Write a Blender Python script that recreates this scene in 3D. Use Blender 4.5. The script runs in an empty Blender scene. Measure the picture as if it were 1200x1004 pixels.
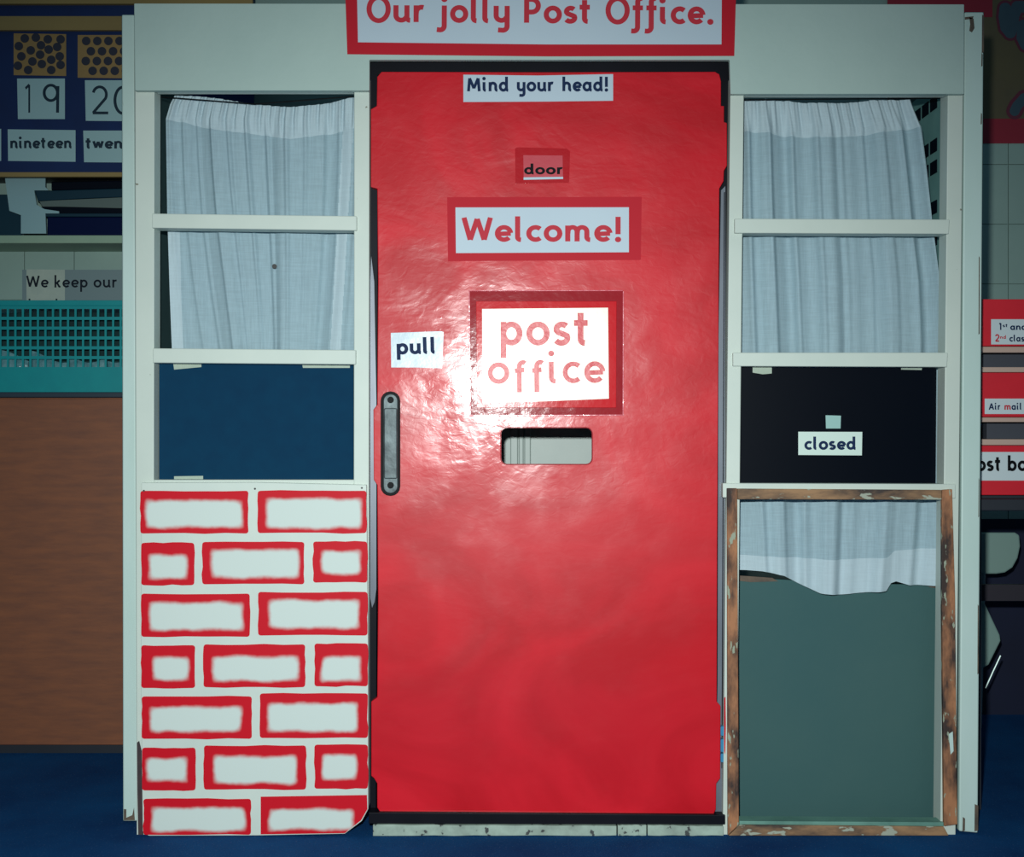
import bpy, bmesh, math, random
from mathutils import Vector
from mathutils.geometry import tessellate_polygon
random.seed(7)
C = bpy.context.scene
PI = math.pi
# ------------------------------------------------------------------ camera, light, exposure
D, H, S = 2.2, 0.717, 0.0015         # camera distance to the front plane, camera height, metres per px there
cam = bpy.data.cameras.new('camera'); co = bpy.data.objects.new('camera', cam); C.collection.objects.link(co)
co.location = (0, -D, H); co.rotation_euler = (PI/2, 0, 0)
cam.sensor_width = 36; cam.lens = 36*D/(1200*S); cam.clip_start = 0.05
C.camera = co
w = bpy.data.worlds.new('world'); C.world = w; w.use_nodes = True
w.node_tree.nodes['Background'].inputs[0].default_value = (0.30, 0.55, 0.75, 1)
w.node_tree.nodes['Background'].inputs[1].default_value = 0.14
fl = bpy.data.lights.new('camera_flash', 'SPOT'); fl.energy = 205; fl.color = (0.93, 1.0, 0.985)
fl.spot_size = math.radians(86); fl.spot_blend = 1.0; fl.shadow_soft_size = 0.022
fo = bpy.data.objects.new('camera_flash', fl); C.collection.objects.link(fo)
fo.location = (-0.055, -D, H+0.15)
fo.rotation_euler = (PI/2 - math.radians(14), 0, 0)
C.view_settings.view_transform = 'Standard'; C.view_settings.look = 'None'
C.view_settings.gamma = 1; C.view_settings.use_curve_mapping = False
C.view_settings.exposure = 0.0

# ------------------------------------------------------------------ helpers
def at(px, py, Y):
    k = (D+Y)/D*S
    return Vector(((px-600)*k, Y, H+(502-py)*k))
def lin(c):
    return tuple((v/255/12.92 if v <= 10 else ((v/255+0.055)/1.055)**2.4) for v in c)
ORG = {}
def mk(name, verts, faces, mat, parent=None, bevel=0, smooth=False, seg=2):
    vs = [Vector(v) for v in verts]
    lo = Vector((min(v[i] for v in vs) for i in range(3))); hi = Vector((max(v[i] for v in vs) for i in range(3)))
    c = (lo+hi)/2
    if parent is None: c.z = lo.z
    me = bpy.data.meshes.new(name)
    me.from_pydata([v-c for v in vs], [], faces); me.update()
    bm = bmesh.new(); bm.from_mesh(me); bmesh.ops.recalc_face_normals(bm, faces=bm.faces); bm.to_mesh(me); bm.free()
    if smooth:
        for p in me.polygons: p.use_smooth = True
    me.materials.append(mat)
    o = bpy.data.objects.new(name, me); C.collection.objects.link(o)
    if parent:
        o.parent = parent; o.location = c-ORG[parent]
    else: o.location = c
    ORG[o] = c
    if bevel:
        b = o.modifiers.new('bevel', 'BEVEL'); b.width = bevel; b.segments = seg; b.limit_method = 'ANGLE'; b.angle_limit = math.radians(40)
    return o
def tag(o, label=None, cat=None, group=None, kind=None):
    if label: o['label'] = label
    if cat: o['category'] = cat
    if group: o['group'] = group
    if kind: o['kind'] = kind
    return o
def thing(name, loc, label, cat, group=None):
    o = bpy.data.objects.new(name, None); o.empty_display_size = 0.05; C.collection.objects.link(o)
    o.location = loc; ORG[o] = Vector(loc); return tag(o, label, cat, group)
class G:
    """a bag of verts and faces"""
    def __init__(s): s.v = []; s.f = []
    def add(s, v, f):
        n = len(s.v); s.v += [tuple(p) for p in v]; s.f += [tuple(i+n for i in q) for q in f]; return s
    def box(s, x0, x1, y0, y1, z0, z1):
        v = [(x, y, z) for z in (z0, z1) for y in (y0, y1) for x in (x0, x1)]
        return s.add(v, [(0,2,3,1),(4,5,7,6),(0,1,5,4),(2,6,7,3),(0,4,6,2),(1,3,7,5)])
    def prism(s, pts, y0, y1):           # polygon of (x,z) extruded along y
        n = len(pts)
        v = [(x, y0, z) for x, z in pts]+[(x, y1, z) for x, z in pts]
        f = [tuple(range(n)), tuple(range(2*n-1, n-1, -1))]+[(i, (i+1) % n, n+(i+1) % n, n+i) for i in range(n)]
        return s.add(v, f)
    def tube(s, pts, r, n=8):
        vs, fs = [], []
        P = [Vector(p) for p in pts]
        for i, p in enumerate(P):
            t = (P[min(i+1, len(P)-1)]-P[max(i-1, 0)]).normalized()
            a = t.cross(Vector((0, 0, 1)) if abs(t.z) < .9 else Vector((0, 1, 0))).normalized(); b = t.cross(a)
            for k in range(n):
                an = 2*PI*k/n; vs.append(p+a*math.cos(an)*r+b*math.sin(an)*r)
        for i in range(len(P)-1):
            for k in range(n):
                fs.append((i*n+k, i*n+(k+1) % n, (i+1)*n+(k+1) % n, (i+1)*n+k))
        fs += [tuple(range(n)), tuple(range(len(P)*n-1, len(P)*n-n-1, -1))]
        return s.add(vs, fs)
    def mk(s, name, mat, parent=None, **k): return mk(name, s.v, s.f, mat, parent, **k)
def px2(pts, Y):                          # px polygon -> (x,z) at depth Y
    return [(at(a, b, Y).x, at(a, b, Y).z) for a, b in pts]
def slab(name, pts, Y, t, mat, parent=None, **k):
    """polygon given where its front face stands (depth Y), thickness t going back"""
    return G().prism(px2(pts, Y), Y, Y+t).mk(name, mat, parent, **k)
def rect(x0, y0, x1, y1): return [(x0, y0), (x1, y0), (x1, y1), (x0, y1)]
def rrect(x0, y0, x1, y1, r, n=4):
    o = []
    for cx, cy, a in ((x1-r, y0+r, -90), (x1-r, y1-r, 0), (x0+r, y1-r, 90), (x0+r, y0+r, 180)):
        for i in range(n+1):
            t = math.radians(a+90*i/n); o.append((cx+r*math.cos(t), cy+r*math.sin(t)))
    return o
def holed(name, outer, holes, Y, t, mat, parent=None, **k):
    loops = [px2(outer, Y)]+[px2(h, Y) for h in holes]
    flat = [p for l in loops for p in l]
    tris = tessellate_polygon([[Vector((x, z, 0)) for x, z in l] for l in loops])
    n = len(flat)
    v = [(x, Y, z) for x, z in flat]+[(x, Y+t, z) for x, z in flat]
    f = [tuple(q) for q in tris]+[tuple(i+n for i in reversed(q)) for q in tris]
    b = 0
    for l in loops:
        m = len(l)
        for i in range(m): f.append((b+i, b+(i+1) % m, n+b+(i+1) % m, n+b+i))
        b += m
    return mk(name, v, f, mat, parent, **k)

# ------------------------------------------------------------------ materials
def mat(name, col, rough=.6, col2=None, scale=8, detail=6, amount=.5, bump=0, bscale=40, coat=0, coat_r=.2,
        spec=.5, metal=0, stretch=(1, 1, 1), speck=None, speck_scale=30, speck_at=.7, bdist=.002):
    m = bpy.data.materials.new(name); m.use_nodes = True
    nt = m.node_tree; N = nt.nodes; L = nt.links; b = N['Principled BSDF']
    b.inputs['Roughness'].default_value = rough; b.inputs['Metallic'].default_value = metal
    b.inputs['Specular IOR Level'].default_value = spec
    b.inputs['Coat Weight'].default_value = coat; b.inputs['Coat Roughness'].default_value = coat_r
    base = lin(col)+(1,)
    tc = N.new('ShaderNodeNewGeometry'); mp = N.new('ShaderNodeMapping'); mp.inputs['Scale'].default_value = stretch
    L.new(tc.outputs['Position'], mp.inputs['Vector'])
    out = None
    if col2:
        n = N.new('ShaderNodeTexNoise'); n.inputs['Scale'].default_value = scale; n.inputs['Detail'].default_value = detail
        n.inputs['Roughness'].default_value = .6
        L.new(mp.outputs[0], n.inputs['Vector'])
        r = N.new('ShaderNodeMapRange'); r.inputs[1].default_value = .5-amount*.5; r.inputs[2].default_value = .5+amount*.5
        L.new(n.outputs['Fac'], r.inputs[0])
        x = N.new('ShaderNodeMix'); x.data_type = 'RGBA'; x.inputs[6].default_value = base; x.inputs[7].default_value = lin(col2)+(1,)
        L.new(r.outputs[0], x.inputs[0]); out = x.outputs[2]
    if speck:
        n = N.new('ShaderNodeTexNoise'); n.inputs['Scale'].default_value = speck_scale; n.inputs['Detail'].default_value = 4
        L.new(mp.outputs[0], n.inputs['Vector'])
        r = N.new('ShaderNodeMapRange'); r.inputs[1].default_value = speck_at; r.inputs[2].default_value = speck_at+.03
        L.new(n.outputs['Fac'], r.inputs[0])
        x = N.new('ShaderNodeMix'); x.data_type = 'RGBA'; x.inputs[6].default_value = base; x.inputs[7].default_value = lin(speck)+(1,)
        if out: L.new(out, x.inputs[6])
        L.new(r.outputs[0], x.inputs[0]); out = x.outputs[2]
    if out: L.new(out, b.inputs['Base Color'])
    else: b.inputs['Base Color'].default_value = base
    if bump:
        n = N.new('ShaderNodeTexNoise'); n.inputs['Scale'].default_value = bscale; n.inputs['Detail'].default_value = 5
        L.new(mp.outputs[0], n.inputs['Vector'])
        u = N.new('ShaderNodeBump'); u.inputs['Strength'].default_value = bump; u.inputs['Distance'].default_value = bdist
        L.new(n.outputs['Fac'], u.inputs['Height'])
        L.new(u.outputs[0], b.inputs['Normal']); L.new(u.outputs[0], b.inputs['Coat Normal'])
    return m
M = {}
M['paint'] = mat('white_gloss_paint', (204, 214, 204), .5, (192, 204, 195), 5, bump=.15, bscale=30, speck=(120, 118, 100), speck_scale=55, speck_at=.74)
M['header'] = mat('header_paint', (182, 202, 194), .6, (168, 190, 183), 3, spec=.2, bump=.25, bscale=70)
M['post'] = mat('wing_paint', (196, 216, 212), .5, (180, 205, 196), 6, bump=.15, speck=(110, 105, 95), speck_scale=25, speck_at=.73, stretch=(1, 1, .3))
M['wing'] = mat('wing_side_teal', (60, 92, 92), .7, (48, 76, 78), 4)  # wing sides and batten, a darker teal than the front edges
M['edge'] = mat('chipped_bare_edge', (110, 92, 76), .7, (60, 56, 52), 40)
M['black'] = mat('black_lining', (8, 11, 18), .5, (18, 18, 28), 9, spec=.12)
M['grey'] = mat('grey_strip_metal', (120, 128, 138), .35, (92, 98, 110), 20, metal=.2, stretch=(1, 1, .2))
M['strip'] = mat('worn_threshold_paint', (170, 190, 176), .6, (128, 142, 132), 30, speck=(62, 66, 66), speck_scale=60, speck_at=.63)
M['metal'] = mat('handle_metal', (104, 118, 120), .5, (44, 54, 58), 34, metal=.35, bump=.5, bscale=60)
M['darkmetal'] = mat('dark_metal', (10, 13, 16), .55, spec=.12)
M['glow'] = None
M['card_white'] = mat('laminated_white_card', (190, 206, 216), .55, (184, 200, 212), 4, bump=.03, bscale=10, spec=.3)
M['card_red'] = mat('laminated_red_card', (190, 24, 42), .6, (182, 20, 38), 6, spec=.2)
M['ink_red'] = mat('red_ink', (190, 48, 62), .6, spec=.2)
M['ink_navy'] = mat('navy_ink', (18, 40, 76), .6, spec=.15)
M['ink_black'] = mat('black_ink', (14, 16, 20), .6, spec=.1)
M['ink_grey'] = mat('grey_ink', (30, 40, 50), .6, spec=.1)
M['tape'] = mat('masking_tape', (176, 190, 172), .6, (160, 176, 160), 20, bump=.3, bscale=80)
M['navy_card'] = mat('blue_sugar_card', (6, 56, 84), .85, (6, 50, 78), 40, spec=.15)
M['black_card'] = mat('black_glossy_card', (1, 7, 18), .4, (4, 9, 20), 3, coat=0, spec=.08, bump=.2, bscale=3)
M['wood_worn'] = mat('peeled_wood', (168, 114, 78), .75, (54, 40, 36), 26, amount=.2, bump=.5, bscale=60, speck=(150, 158, 138), speck_scale=90, speck_at=.60, stretch=(1, 1, .35))
M['wood_worn_h'] = mat('peeled_wood_rail', (156, 120, 86), .75, (60, 50, 46), 20, amount=.2, bump=.5, bscale=60, speck=(160, 166, 150), speck_scale=80, speck_at=.59, stretch=(.35, 1, 1))
M['green_board'] = mat('grey_green_board', (40, 84, 86), .7, (56, 92, 90), 2.5, amount=.6, bump=.12, bscale=60)
M['teal_ledge'] = mat('pale_teal_ledge', (110, 156, 142), .6, (80, 122, 112), 18)
M['nail'] = mat('nail_head', (46, 46, 46), .5)
M['block'] = mat('painted_block', (156, 184, 174), .6, (144, 172, 164), 5, bump=.3, bscale=30)
M['joint'] = mat('block_joint', (142, 168, 160), .8)
M['navyboard'] = mat('navy_backing_paper', (8, 44, 96), .8, (8, 36, 82), 12)
M['tan'] = mat('tan_wood_trim', (160, 136, 80), .6, (140, 118, 72), 10, stretch=(.3, 1, 1))
M['dotcard'] = mat('tan_dot_card', (168, 134, 78), .6, (150, 122, 76), 8)
M['dot'] = mat('dark_dot', (44, 46, 60), .6)
M['shelf'] = mat('shelf_paint', (158, 184, 158), .5, (142, 170, 148), 10)
M['paper'] = mat('white_paper', (150, 186, 190), .6, (142, 178, 184), 6)
M['paper2'] = mat('grey_paper', (96, 112, 108), .7)
M['tray'] = mat('dark_teal_plastic', (8, 50, 66), .4)
M['navyplastic'] = mat('navy_plastic', (4, 20, 60), .6, spec=.1)
M['blackplastic'] = mat('black_plastic', (3, 12, 26), .6, spec=.1)
M['basket'] = mat('teal_basket_plastic', (6, 146, 148), .4, (6, 134, 140), 20, coat=.3)
M['clearbag'] = mat('pale_plastic_packets', (120, 170, 176), .25, (60, 110, 120), 60, bump=1, bscale=60, coat=.5, coat_r=.1)
M['veneer'] = mat('brown_veneer', (140, 84, 52), .55, (104, 64, 48), 9, stretch=(1.2, 1, 7), detail=8, amount=.6, bump=.08)
M['countertop'] = mat('dark_counter_edge', (34, 50, 62), .5)
M['sheet'] = mat('grey_laminate_sheet', (124, 146, 150), .5)
M['sheet2'] = mat('pale_sheet_glare', (186, 200, 188), .5, (166, 184, 176), 30)
M['poster'] = mat('ochre_poster', (110, 100, 62), .7, (92, 84, 64), 5)
M['posterred'] = mat('poster_red', (150, 32, 52), .7)
M['posterblue'] = mat('poster_grey_blue', (66, 92, 102), .7, (54, 78, 92), 12)
M['posterline'] = mat('poster_wine_outline', (104, 40, 60), .7)
M['rackred'] = mat('red_rack_paint', (214, 30, 46), .45, (198, 24, 42), 9)
M['racklight'] = mat('pale_wood_lip', (186, 160, 146), .6)
M['rackdark'] = mat('rack_inside_grey', (62, 66, 76), .7)
M['envelope'] = mat('blue_envelope', (54, 128, 170), .5)
M['darktable'] = mat('dark_table', (30, 36, 46), .6, (24, 30, 40), 8)
M['chair'] = mat('grey_green_plastic', (136, 166, 158), .5)
M['steel'] = mat('pale_steel', (160, 180, 176), .35, metal=.3)
M['backboard'] = mat('pale_panel', (166, 178, 172), .45, (150, 164, 160), 8)
M['carpet'] = mat('blue_carpet', (16, 82, 136), .95, (12, 50, 98), 3.5, amount=.5, bump=.8, bscale=300, speck=(60, 90, 130), speck_scale=260, speck_at=.64, spec=.1)
M['jp'] = mat('blue_plastic_latch', (50, 130, 170), .4)
M['whitewood'] = mat('brick_panel_white', (206, 216, 206), .5, (196, 208, 200), 10, bump=.15)

# door red: gloss paint under ripply sticky film, rough brush marks
def door_mat():
    m = bpy.data.materials.new('red_gloss_door'); m.use_nodes = True; nt = m.node_tree; N = nt.nodes; L = nt.links
    b = N['Principled BSDF']; g = N.new('ShaderNodeNewGeometry')
    def noise(sc, det=5, st=(1, 1, 1), dist=0):
        mp = N.new('ShaderNodeMapping'); mp.inputs['Scale'].default_value = st; L.new(g.outputs['Position'], mp.inputs['Vector'])
        n = N.new('ShaderNodeTexNoise'); n.inputs['Scale'].default_value = sc; n.inputs['Detail'].default_value = det
        n.inputs['Distortion'].default_value = dist; L.new(mp.outputs[0], n.inputs['Vector']); return n.outputs['Fac']
    cr = N.new('ShaderNodeMix'); cr.data_type = 'RGBA'
    cr.inputs[6].default_value = lin((188, 3, 22))+(1,); cr.inputs[7].default_value = lin((212, 18, 36))+(1,)
    r = N.new('ShaderNodeMapRange'); r.inputs[1].default_value = .35; r.inputs[2].default_value = .65
    L.new(noise(3.2, 6, (1, 1, 1.3), 1.6), r.inputs[0]); L.new(r.outputs[0], cr.inputs[0]); L.new(cr.outputs[2], b.inputs['Base Color'])
    b.inputs['Roughness'].default_value = .42
    b.inputs['Coat Weight'].default_value = .55; b.inputs['Specular IOR Level'].default_value = .25
    rr = N.new('ShaderNodeMapRange'); rr.inputs[1].default_value = .4; rr.inputs[2].default_value = .62; rr.inputs[3].default_value = .11; rr.inputs[4].default_value = .23
    L.new(noise(14, 4), rr.inputs[0]); L.new(rr.outputs[0], b.inputs['Coat Roughness'])
    b1 = N.new('ShaderNodeBump'); b1.inputs['Strength'].default_value = .6; b1.inputs['Distance'].default_value = .0028; L.new(noise(7, 3, (1, 1, 1.6), .8), b1.inputs['Height'])
    b2 = N.new('ShaderNodeBump'); b2.inputs['Strength'].default_value = .6; b2.inputs['Distance'].default_value = .0006; L.new(noise(55, 5, (1, 1, 1.4), .6), b2.inputs['Height'])
    sp = N.new('ShaderNodeSeparateXYZ'); L.new(g.outputs['Position'], sp.inputs[0])
    mr = N.new('ShaderNodeMapRange'); mr.interpolation_type = 'SMOOTHSTEP'; mr.inputs[1].default_value = .48; mr.inputs[2].default_value = .72
    mr.inputs[3].default_value = .12; mr.inputs[4].default_value = .5; L.new(sp.outputs[2], mr.inputs[0])
    L.new(mr.outputs[0], b1.inputs['Strength']); L.new(mr.outputs[0], b2.inputs['Strength'])
    L.new(b1.outputs[0], b2.inputs['Normal']); L.new(b2.outputs[0], b.inputs['Coat Normal'])
    L.new(b2.outputs[0], b.inputs['Normal'])
    return m
M['door'] = door_mat()
def wallet_mat(name, col, rough, bstr):
    m = mat(name, col, .5, coat=1, coat_r=rough, bump=bstr, bscale=26, bdist=.004); return m
M['hotcard'] = mat('shiny_wallet_white', (226, 226, 200), .4, coat=1, coat_r=.33, bump=.25, bscale=14, bdist=.003)
M['hotink'] = mat('shiny_wallet_red_ink', (206, 14, 34), .5, coat=.3, coat_r=.32, bump=.5, bscale=60)
M['hotred'] = mat('shiny_wallet_red', (200, 2, 22), .5, spec=.1, coat=.16, coat_r=.16, bump=.3, bscale=20, bdist=.003)
M['hotdark'] = mat('shiny_wallet_dark_red', (150, 0, 22), .5, spec=.1, coat=.12, coat_r=.14, bump=.35, bscale=24, bdist=.003)
M['film'] = mat('red_sticky_film', (176, 2, 22), .5, spec=.15, coat=.16, coat_r=.12, bump=.5, bscale=40, bdist=.002)
M['film_edge'] = mat('film_edge_pink_glint', (214, 90, 104), .3, coat=1, coat_r=.12, bump=.6, bscale=50)  # glints along the wallet edges are put into this pale pink
M['wallet_pink'] = mat('pink_label_plastic', (188, 36, 56), .5, coat=.25, coat_r=.2, bump=.2, bscale=40)
M['pullcard'] = mat('pull_label_card', (190, 208, 218), .5, coat=.5, coat_r=.25, bump=.4, bscale=30)

# painted bricks: red with an uneven brushed white middle; distances to the middle's four sides come as UVs
def brick_mat():
    m = bpy.data.materials.new('painted_brick'); m.use_nodes = True; nt = m.node_tree; N = nt.nodes; L = nt.links
    b = N['Principled BSDF']; b.inputs['Roughness'].default_value = .55; b.inputs['Specular IOR Level'].default_value = .2
    g = N.new('ShaderNodeNewGeometry')
    def math_(op, a, c=None):
        n = N.new('ShaderNodeMath'); n.operation = op
        for i, v in enumerate((a, c)):
            if v is None: continue
            if isinstance(v, (int, float)): n.inputs[i].default_value = v
            else: L.new(v, n.inputs[i])
        return n.outputs[0]
    ch = []
    for u in ('side_lr', 'side_tb'):
        a = N.new('ShaderNodeAttribute'); a.attribute_name = u
        s = N.new('ShaderNodeSeparateXYZ'); L.new(a.outputs['Vector'], s.inputs[0]); ch += [s.outputs[0], s.outputs[1]]
    mn = math_('SMOOTH_MIN', math_('SMOOTH_MIN', ch[0], ch[1]), math_('SMOOTH_MIN', ch[2], ch[3]))
    for n in N:
        if n.type == 'MATH' and n.operation == 'SMOOTH_MIN': n.inputs[2].default_value = .014
    def noise(sc, det=4):
        n = N.new('ShaderNodeTexNoise'); n.inputs['Scale'].default_value = sc; n.inputs['Detail'].default_value = det
        L.new(g.outputs['Position'], n.inputs['Vector']); return math_('SUBTRACT', n.outputs['Fac'], .5)
    d = math_('ADD', mn, math_('MULTIPLY', noise(22, 2), .012))
    d = math_('ADD', d, math_('MULTIPLY', noise(160, 3), .0018))
    r = N.new('ShaderNodeMapRange'); r.interpolation_type = 'SMOOTHSTEP'
    r.inputs[1].default_value = -.004; r.inputs[2].default_value = .0055; L.new(d, r.inputs[0])
    x = N.new('ShaderNodeMix'); x.data_type = 'RGBA'
    x.inputs[6].default_value = lin((200, 10, 32))+(1,); x.inputs[7].default_value = lin((204, 216, 210))+(1,)
    L.new(r.outputs[0], x.inputs[0]); L.new(x.outputs[2], b.inputs['Base Color'])
    return m
M['brick'] = brick_mat()

# gauzy curtain
def curtain_mat(name, col, alpha):
    m = bpy.data.materials.new(name); m.use_nodes = True; nt = m.node_tree; N = nt.nodes; L = nt.links
    out = N['Material Output']; b = N['Principled BSDF']; b.inputs['Roughness'].default_value = .8
    b.inputs['Base Color'].default_value = lin(col)+(1,); b.inputs['Specular IOR Level'].default_value = .2
    g = N.new('ShaderNodeNewGeometry')
    hs = []
    for st in ((900, 900, 60), (60, 60, 900)):
        mp = N.new('ShaderNodeMapping'); mp.inputs['Scale'].default_value = st; L.new(g.outputs['Position'], mp.inputs['Vector'])
        n = N.new('ShaderNodeTexNoise'); n.inputs['Scale'].default_value = .45; n.inputs['Detail'].default_value = 2; L.new(mp.outputs[0], n.inputs['Vector']); hs.append(n.outputs['Fac'])
    ad = N.new('ShaderNodeMath'); ad.operation = 'ADD'; L.new(hs[0], ad.inputs[0]); L.new(hs[1], ad.inputs[1])
    r = N.new('ShaderNodeMapRange'); r.inputs[1].default_value = .75; r.inputs[2].default_value = 1.25; r.inputs[3].default_value = alpha-.07; r.inputs[4].default_value = min(1, alpha+.07)
    L.new(ad.outputs[0], r.inputs[0])
    tl = N.new('ShaderNodeBsdfTranslucent'); tl.inputs[0].default_value = lin(col)+(1,)
    mx = N.new('ShaderNodeMixShader'); mx.inputs[0].default_value = .15; L.new(b.outputs[0], mx.inputs[1]); L.new(tl.outputs[0], mx.inputs[2])
    tr = N.new('ShaderNodeBsdfTransparent'); m2 = N.new('ShaderNodeMixShader')
    L.new(r.outputs[0], m2.inputs[0]); L.new(tr.outputs[0], m2.inputs[1]); L.new(mx.outputs[0], m2.inputs[2]); L.new(m2.outputs[0], out.inputs[0])
    bu = N.new('ShaderNodeBump'); bu.inputs['Strength'].default_value = .12; bu.inputs['Distance'].default_value = .001; L.new(ad.outputs[0], bu.inputs['Height']); L.new(bu.outputs[0], b.inputs['Normal'])
    return m
M['voile'] = curtain_mat('white_voile', (172, 198, 208), .9)
M['voile2'] = curtain_mat('white_voile_doubled', (196, 216, 224), .99)

# ------------------------------------------------------------------ hand-drawn infant-style letters (strokes; x-height = 1)
def arc(cx, cy, rx, ry, a0, a1, n=14):
    return [(cx+rx*math.cos(math.radians(a0+(a1-a0)*i/n)), cy+ry*math.sin(math.radians(a0+(a1-a0)*i/n))) for i in range(n+1)]
def flick(x, y=.3): return [(x, y)]+arc(x+.17, .27, .17, .17, 180, 275, 5)
XH = .89  # centreline top of the x-height
GL = {
 'o': (.98, [arc(.49, .5, .37, .39, 90, 450, 28)]),
 'O': (1.36, [arc(.68, .77, .54, .70, 90, 450, 32)]),
 'c': (.80, [arc(.49, .5, .37, .39, 48, 312, 20)]),
 'e': (.92, [arc(.49, .5, .36, .39, 4, 318, 26), [(.2, .47), (.86, .50)]]),
 'a': (1.0, [arc(.46, .5, .34, .39, 50, 318, 18)+[], [(.78, 1.0), (.78, .3)]+flick(.78)[1:], arc(.46, .5, .34, .39, -45, 50, 6)]),
 'd': (1.02, [arc(.46, .5, .34, .39, 0, 360, 26), [(.80, 1.58), (.80, .3)]+flick(.80)[1:]]),
 'b': (.98, [[(.16, 1.58), (.16, 0)], arc(.50, .5, .34, .39, 0, 360, 26)]),
 'p': (.98, [[(.16, 1.0), (.16, -.55)], arc(.50, .5, .34, .39, 0, 360, 26)]),
 'h': (.98, [[(.16, 1.58), (.16, 0)], [(.16, .45)]+arc(.47, .58, .30, .31, 160, 0, 12)+[(.77, .3)]+flick(.77)[1:]]),
 'n': (.98, [[(.16, 1.0), (.16, 0)], [(.16, .45)]+arc(.47, .58, .30, .31, 160, 0, 12)+[(.77, .3)]+flick(.77)[1:]]),
 'm': (1.46, [[(.16, 1.0), (.16, 0)], [(.16, .45)]+arc(.42, .62, .25, .27, 160, 0, 10)+[(.67, 0)], [(.67, .45)]+arc(.94, .62, .26, .27, 160, 0, 10)+[(1.20, .3)]+flick(1.20)[1:]]),
 'u': (.98, [[(.15, 1.0), (.15, .42)]+arc(.45, .40, .30, .29, 180, 340, 12), [(.77, 1.0), (.77, .3)]+flick(.77)[1:]]),
 'y': (.92, [[(.15, 1.0), (.15, .45)]+arc(.45, .42, .30, .29, 180, 340, 12), [(.77, 1.0), (.77, -.2)]+arc(.52, -.22, .25, .24, 0, -100, 7)+[(.26, -.44)]]),
 'j': (.52, [[(.32, 1.0), (.32, -.2)]+arc(.09, -.22, .23, .24, 0, -100, 7)+[(-.1, -.44)], ['dot', .32, 1.38]]),
 'i': (.50, [[(.16, 1.0), (.16, .3)]+flick(.16)[1:], ['dot', .16, 1.38]]),
 'l': (.50, [[(.16, 1.58), (.16, .3)]+flick(.16)[1:]]),
 't': (.68, [[(.26, 1.38), (.26, .3)]+flick(.26)[1:], [(-.02, .95), (.56, .95)]]),
 'f': (.62, [arc(.50, 1.28, .20, .22, 60, 180, 8)+[(.30, -.2)]+arc(.08, -.22, .22, .24, 0, -95, 6)+[(-.06, -.45)], [(.02, .93), (.60, .93)]]),
 'g': (.62, [arc(.44, .80, .16, .18, 50, 180, 8)+[(.28, -.40)], [(.08, .60), (.50, .64)]]),   # short f of the hand-cut sign
 'r': (.66, [[(.16, 1.0), (.16, 0)], [(.16, .45)]+arc(.47, .58, .30, .31, 165, 70, 8)]),
 's': (.74, [arc(.37, .68, .24, .21, 40, 190, 9)+[(.20, .56), (.5, .44)]+arc(.34, .31, .26, .21, 25, -150, 9)]),
 'k': (.86, [[(.16, 1.58), (.16, 0)], [(.68, .92), (.22, .48)], [(.36, .60), (.62, .12), (.78, .08)]]),
 'w': (1.24, [[(.08, 1.0), (.34, .10)], [(.34, .10), (.60, .92)], [(.60, .92), (.88, .10)], [(.88, .10), (1.12, 1.0)]]),
 'W': (1.62, [[(.08, 1.5), (.42, .10)], [(.42, .10), (.80, 1.42)], [(.80, 1.42), (1.18, .10)], [(1.18, .10), (1.52, 1.5)]]),
 'M': (1.50, [[(.14, 0), (.26, 1.42)], [(.26, 1.42), (.72, .32)], [(.72, .32), (1.18, 1.42)], [(1.18, 1.42), (1.30, 0)]]),
 'A': (1.16, [[(.06, 0), (.55, 1.42)], [(.55, 1.42), (1.04, 0)], [(.24, .48), (.86, .48)]]),
 'P': (1.02, [[(.18, 0), (.18, 1.5)], [(.18, 1.40), (.45, 1.40)]+arc(.47, 1.02, .37, .38, 90, -90, 12)+[(.18, .64)]]),
 'x': (.84, [[(.10, .94), (.72, .04)], [(.72, .94), (.10, .04)]]),
 '!': (.44, [[(.22, 1.55), (.22, .45)], ['dot', .22, .12]]),
 '.': (.42, [['dot', .20, .12]]),
 '1': (.86, [[(.20, 1.32), (.52, 1.52)], [(.52, 1.52), (.52, 0)]]),
 '9': (1.0, [arc(.46, 1.08, .34, .42, 0, 360, 26), [(.82, 1.45), (.80, 0)]]),
 '2': (1.06, [arc(.50, 1.08, .36, .42, 165, -30, 14)+[(.14, .08)], [(.12, .08), (.96, .08)]]),
 '0': (1.12, [arc(.56, .77, .42, .72, 90, 450, 32)]),
}
def stroke(g, pts, w, T0):
    g.k = getattr(g, 'k', 0)+1; dk = Vector((0, -(g.k % 7)*2.5e-5, 0))
    T = lambda q: T0(q)+dk
    n = len(pts); h = w/2
    closed = (Vector(pts[0])-Vector(pts[-1])).length < 1e-4
    Ls, Rs = [], []
    for i, p in enumerate(pts):
        p = Vector(p)
        a = Vector(pts[i-1]) if i > 0 else (Vector(pts[-2]) if closed else None)
        c = Vector(pts[i+1]) if i < n-1 else (Vector(pts[1]) if closed else None)
        d1 = (p-a).normalized() if a is not None and (p-a).length > 1e-6 else None
        d2 = (c-p).normalized() if c is not None and (c-p).length > 1e-6 else None
        d1 = d1 or d2; d2 = d2 or d1
        t = (d1+d2).normalized(); nrm = Vector((-t.y, t.x)); k = h/max(.6, nrm.dot(Vector((-d1.y, d1.x))))
        Ls.append(T(p+nrm*k)); Rs.append(T(p-nrm*k))
    g.add(Ls+Rs, [(i, i+1, n+i+1, n+i) for i in range(n-1)])
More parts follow.
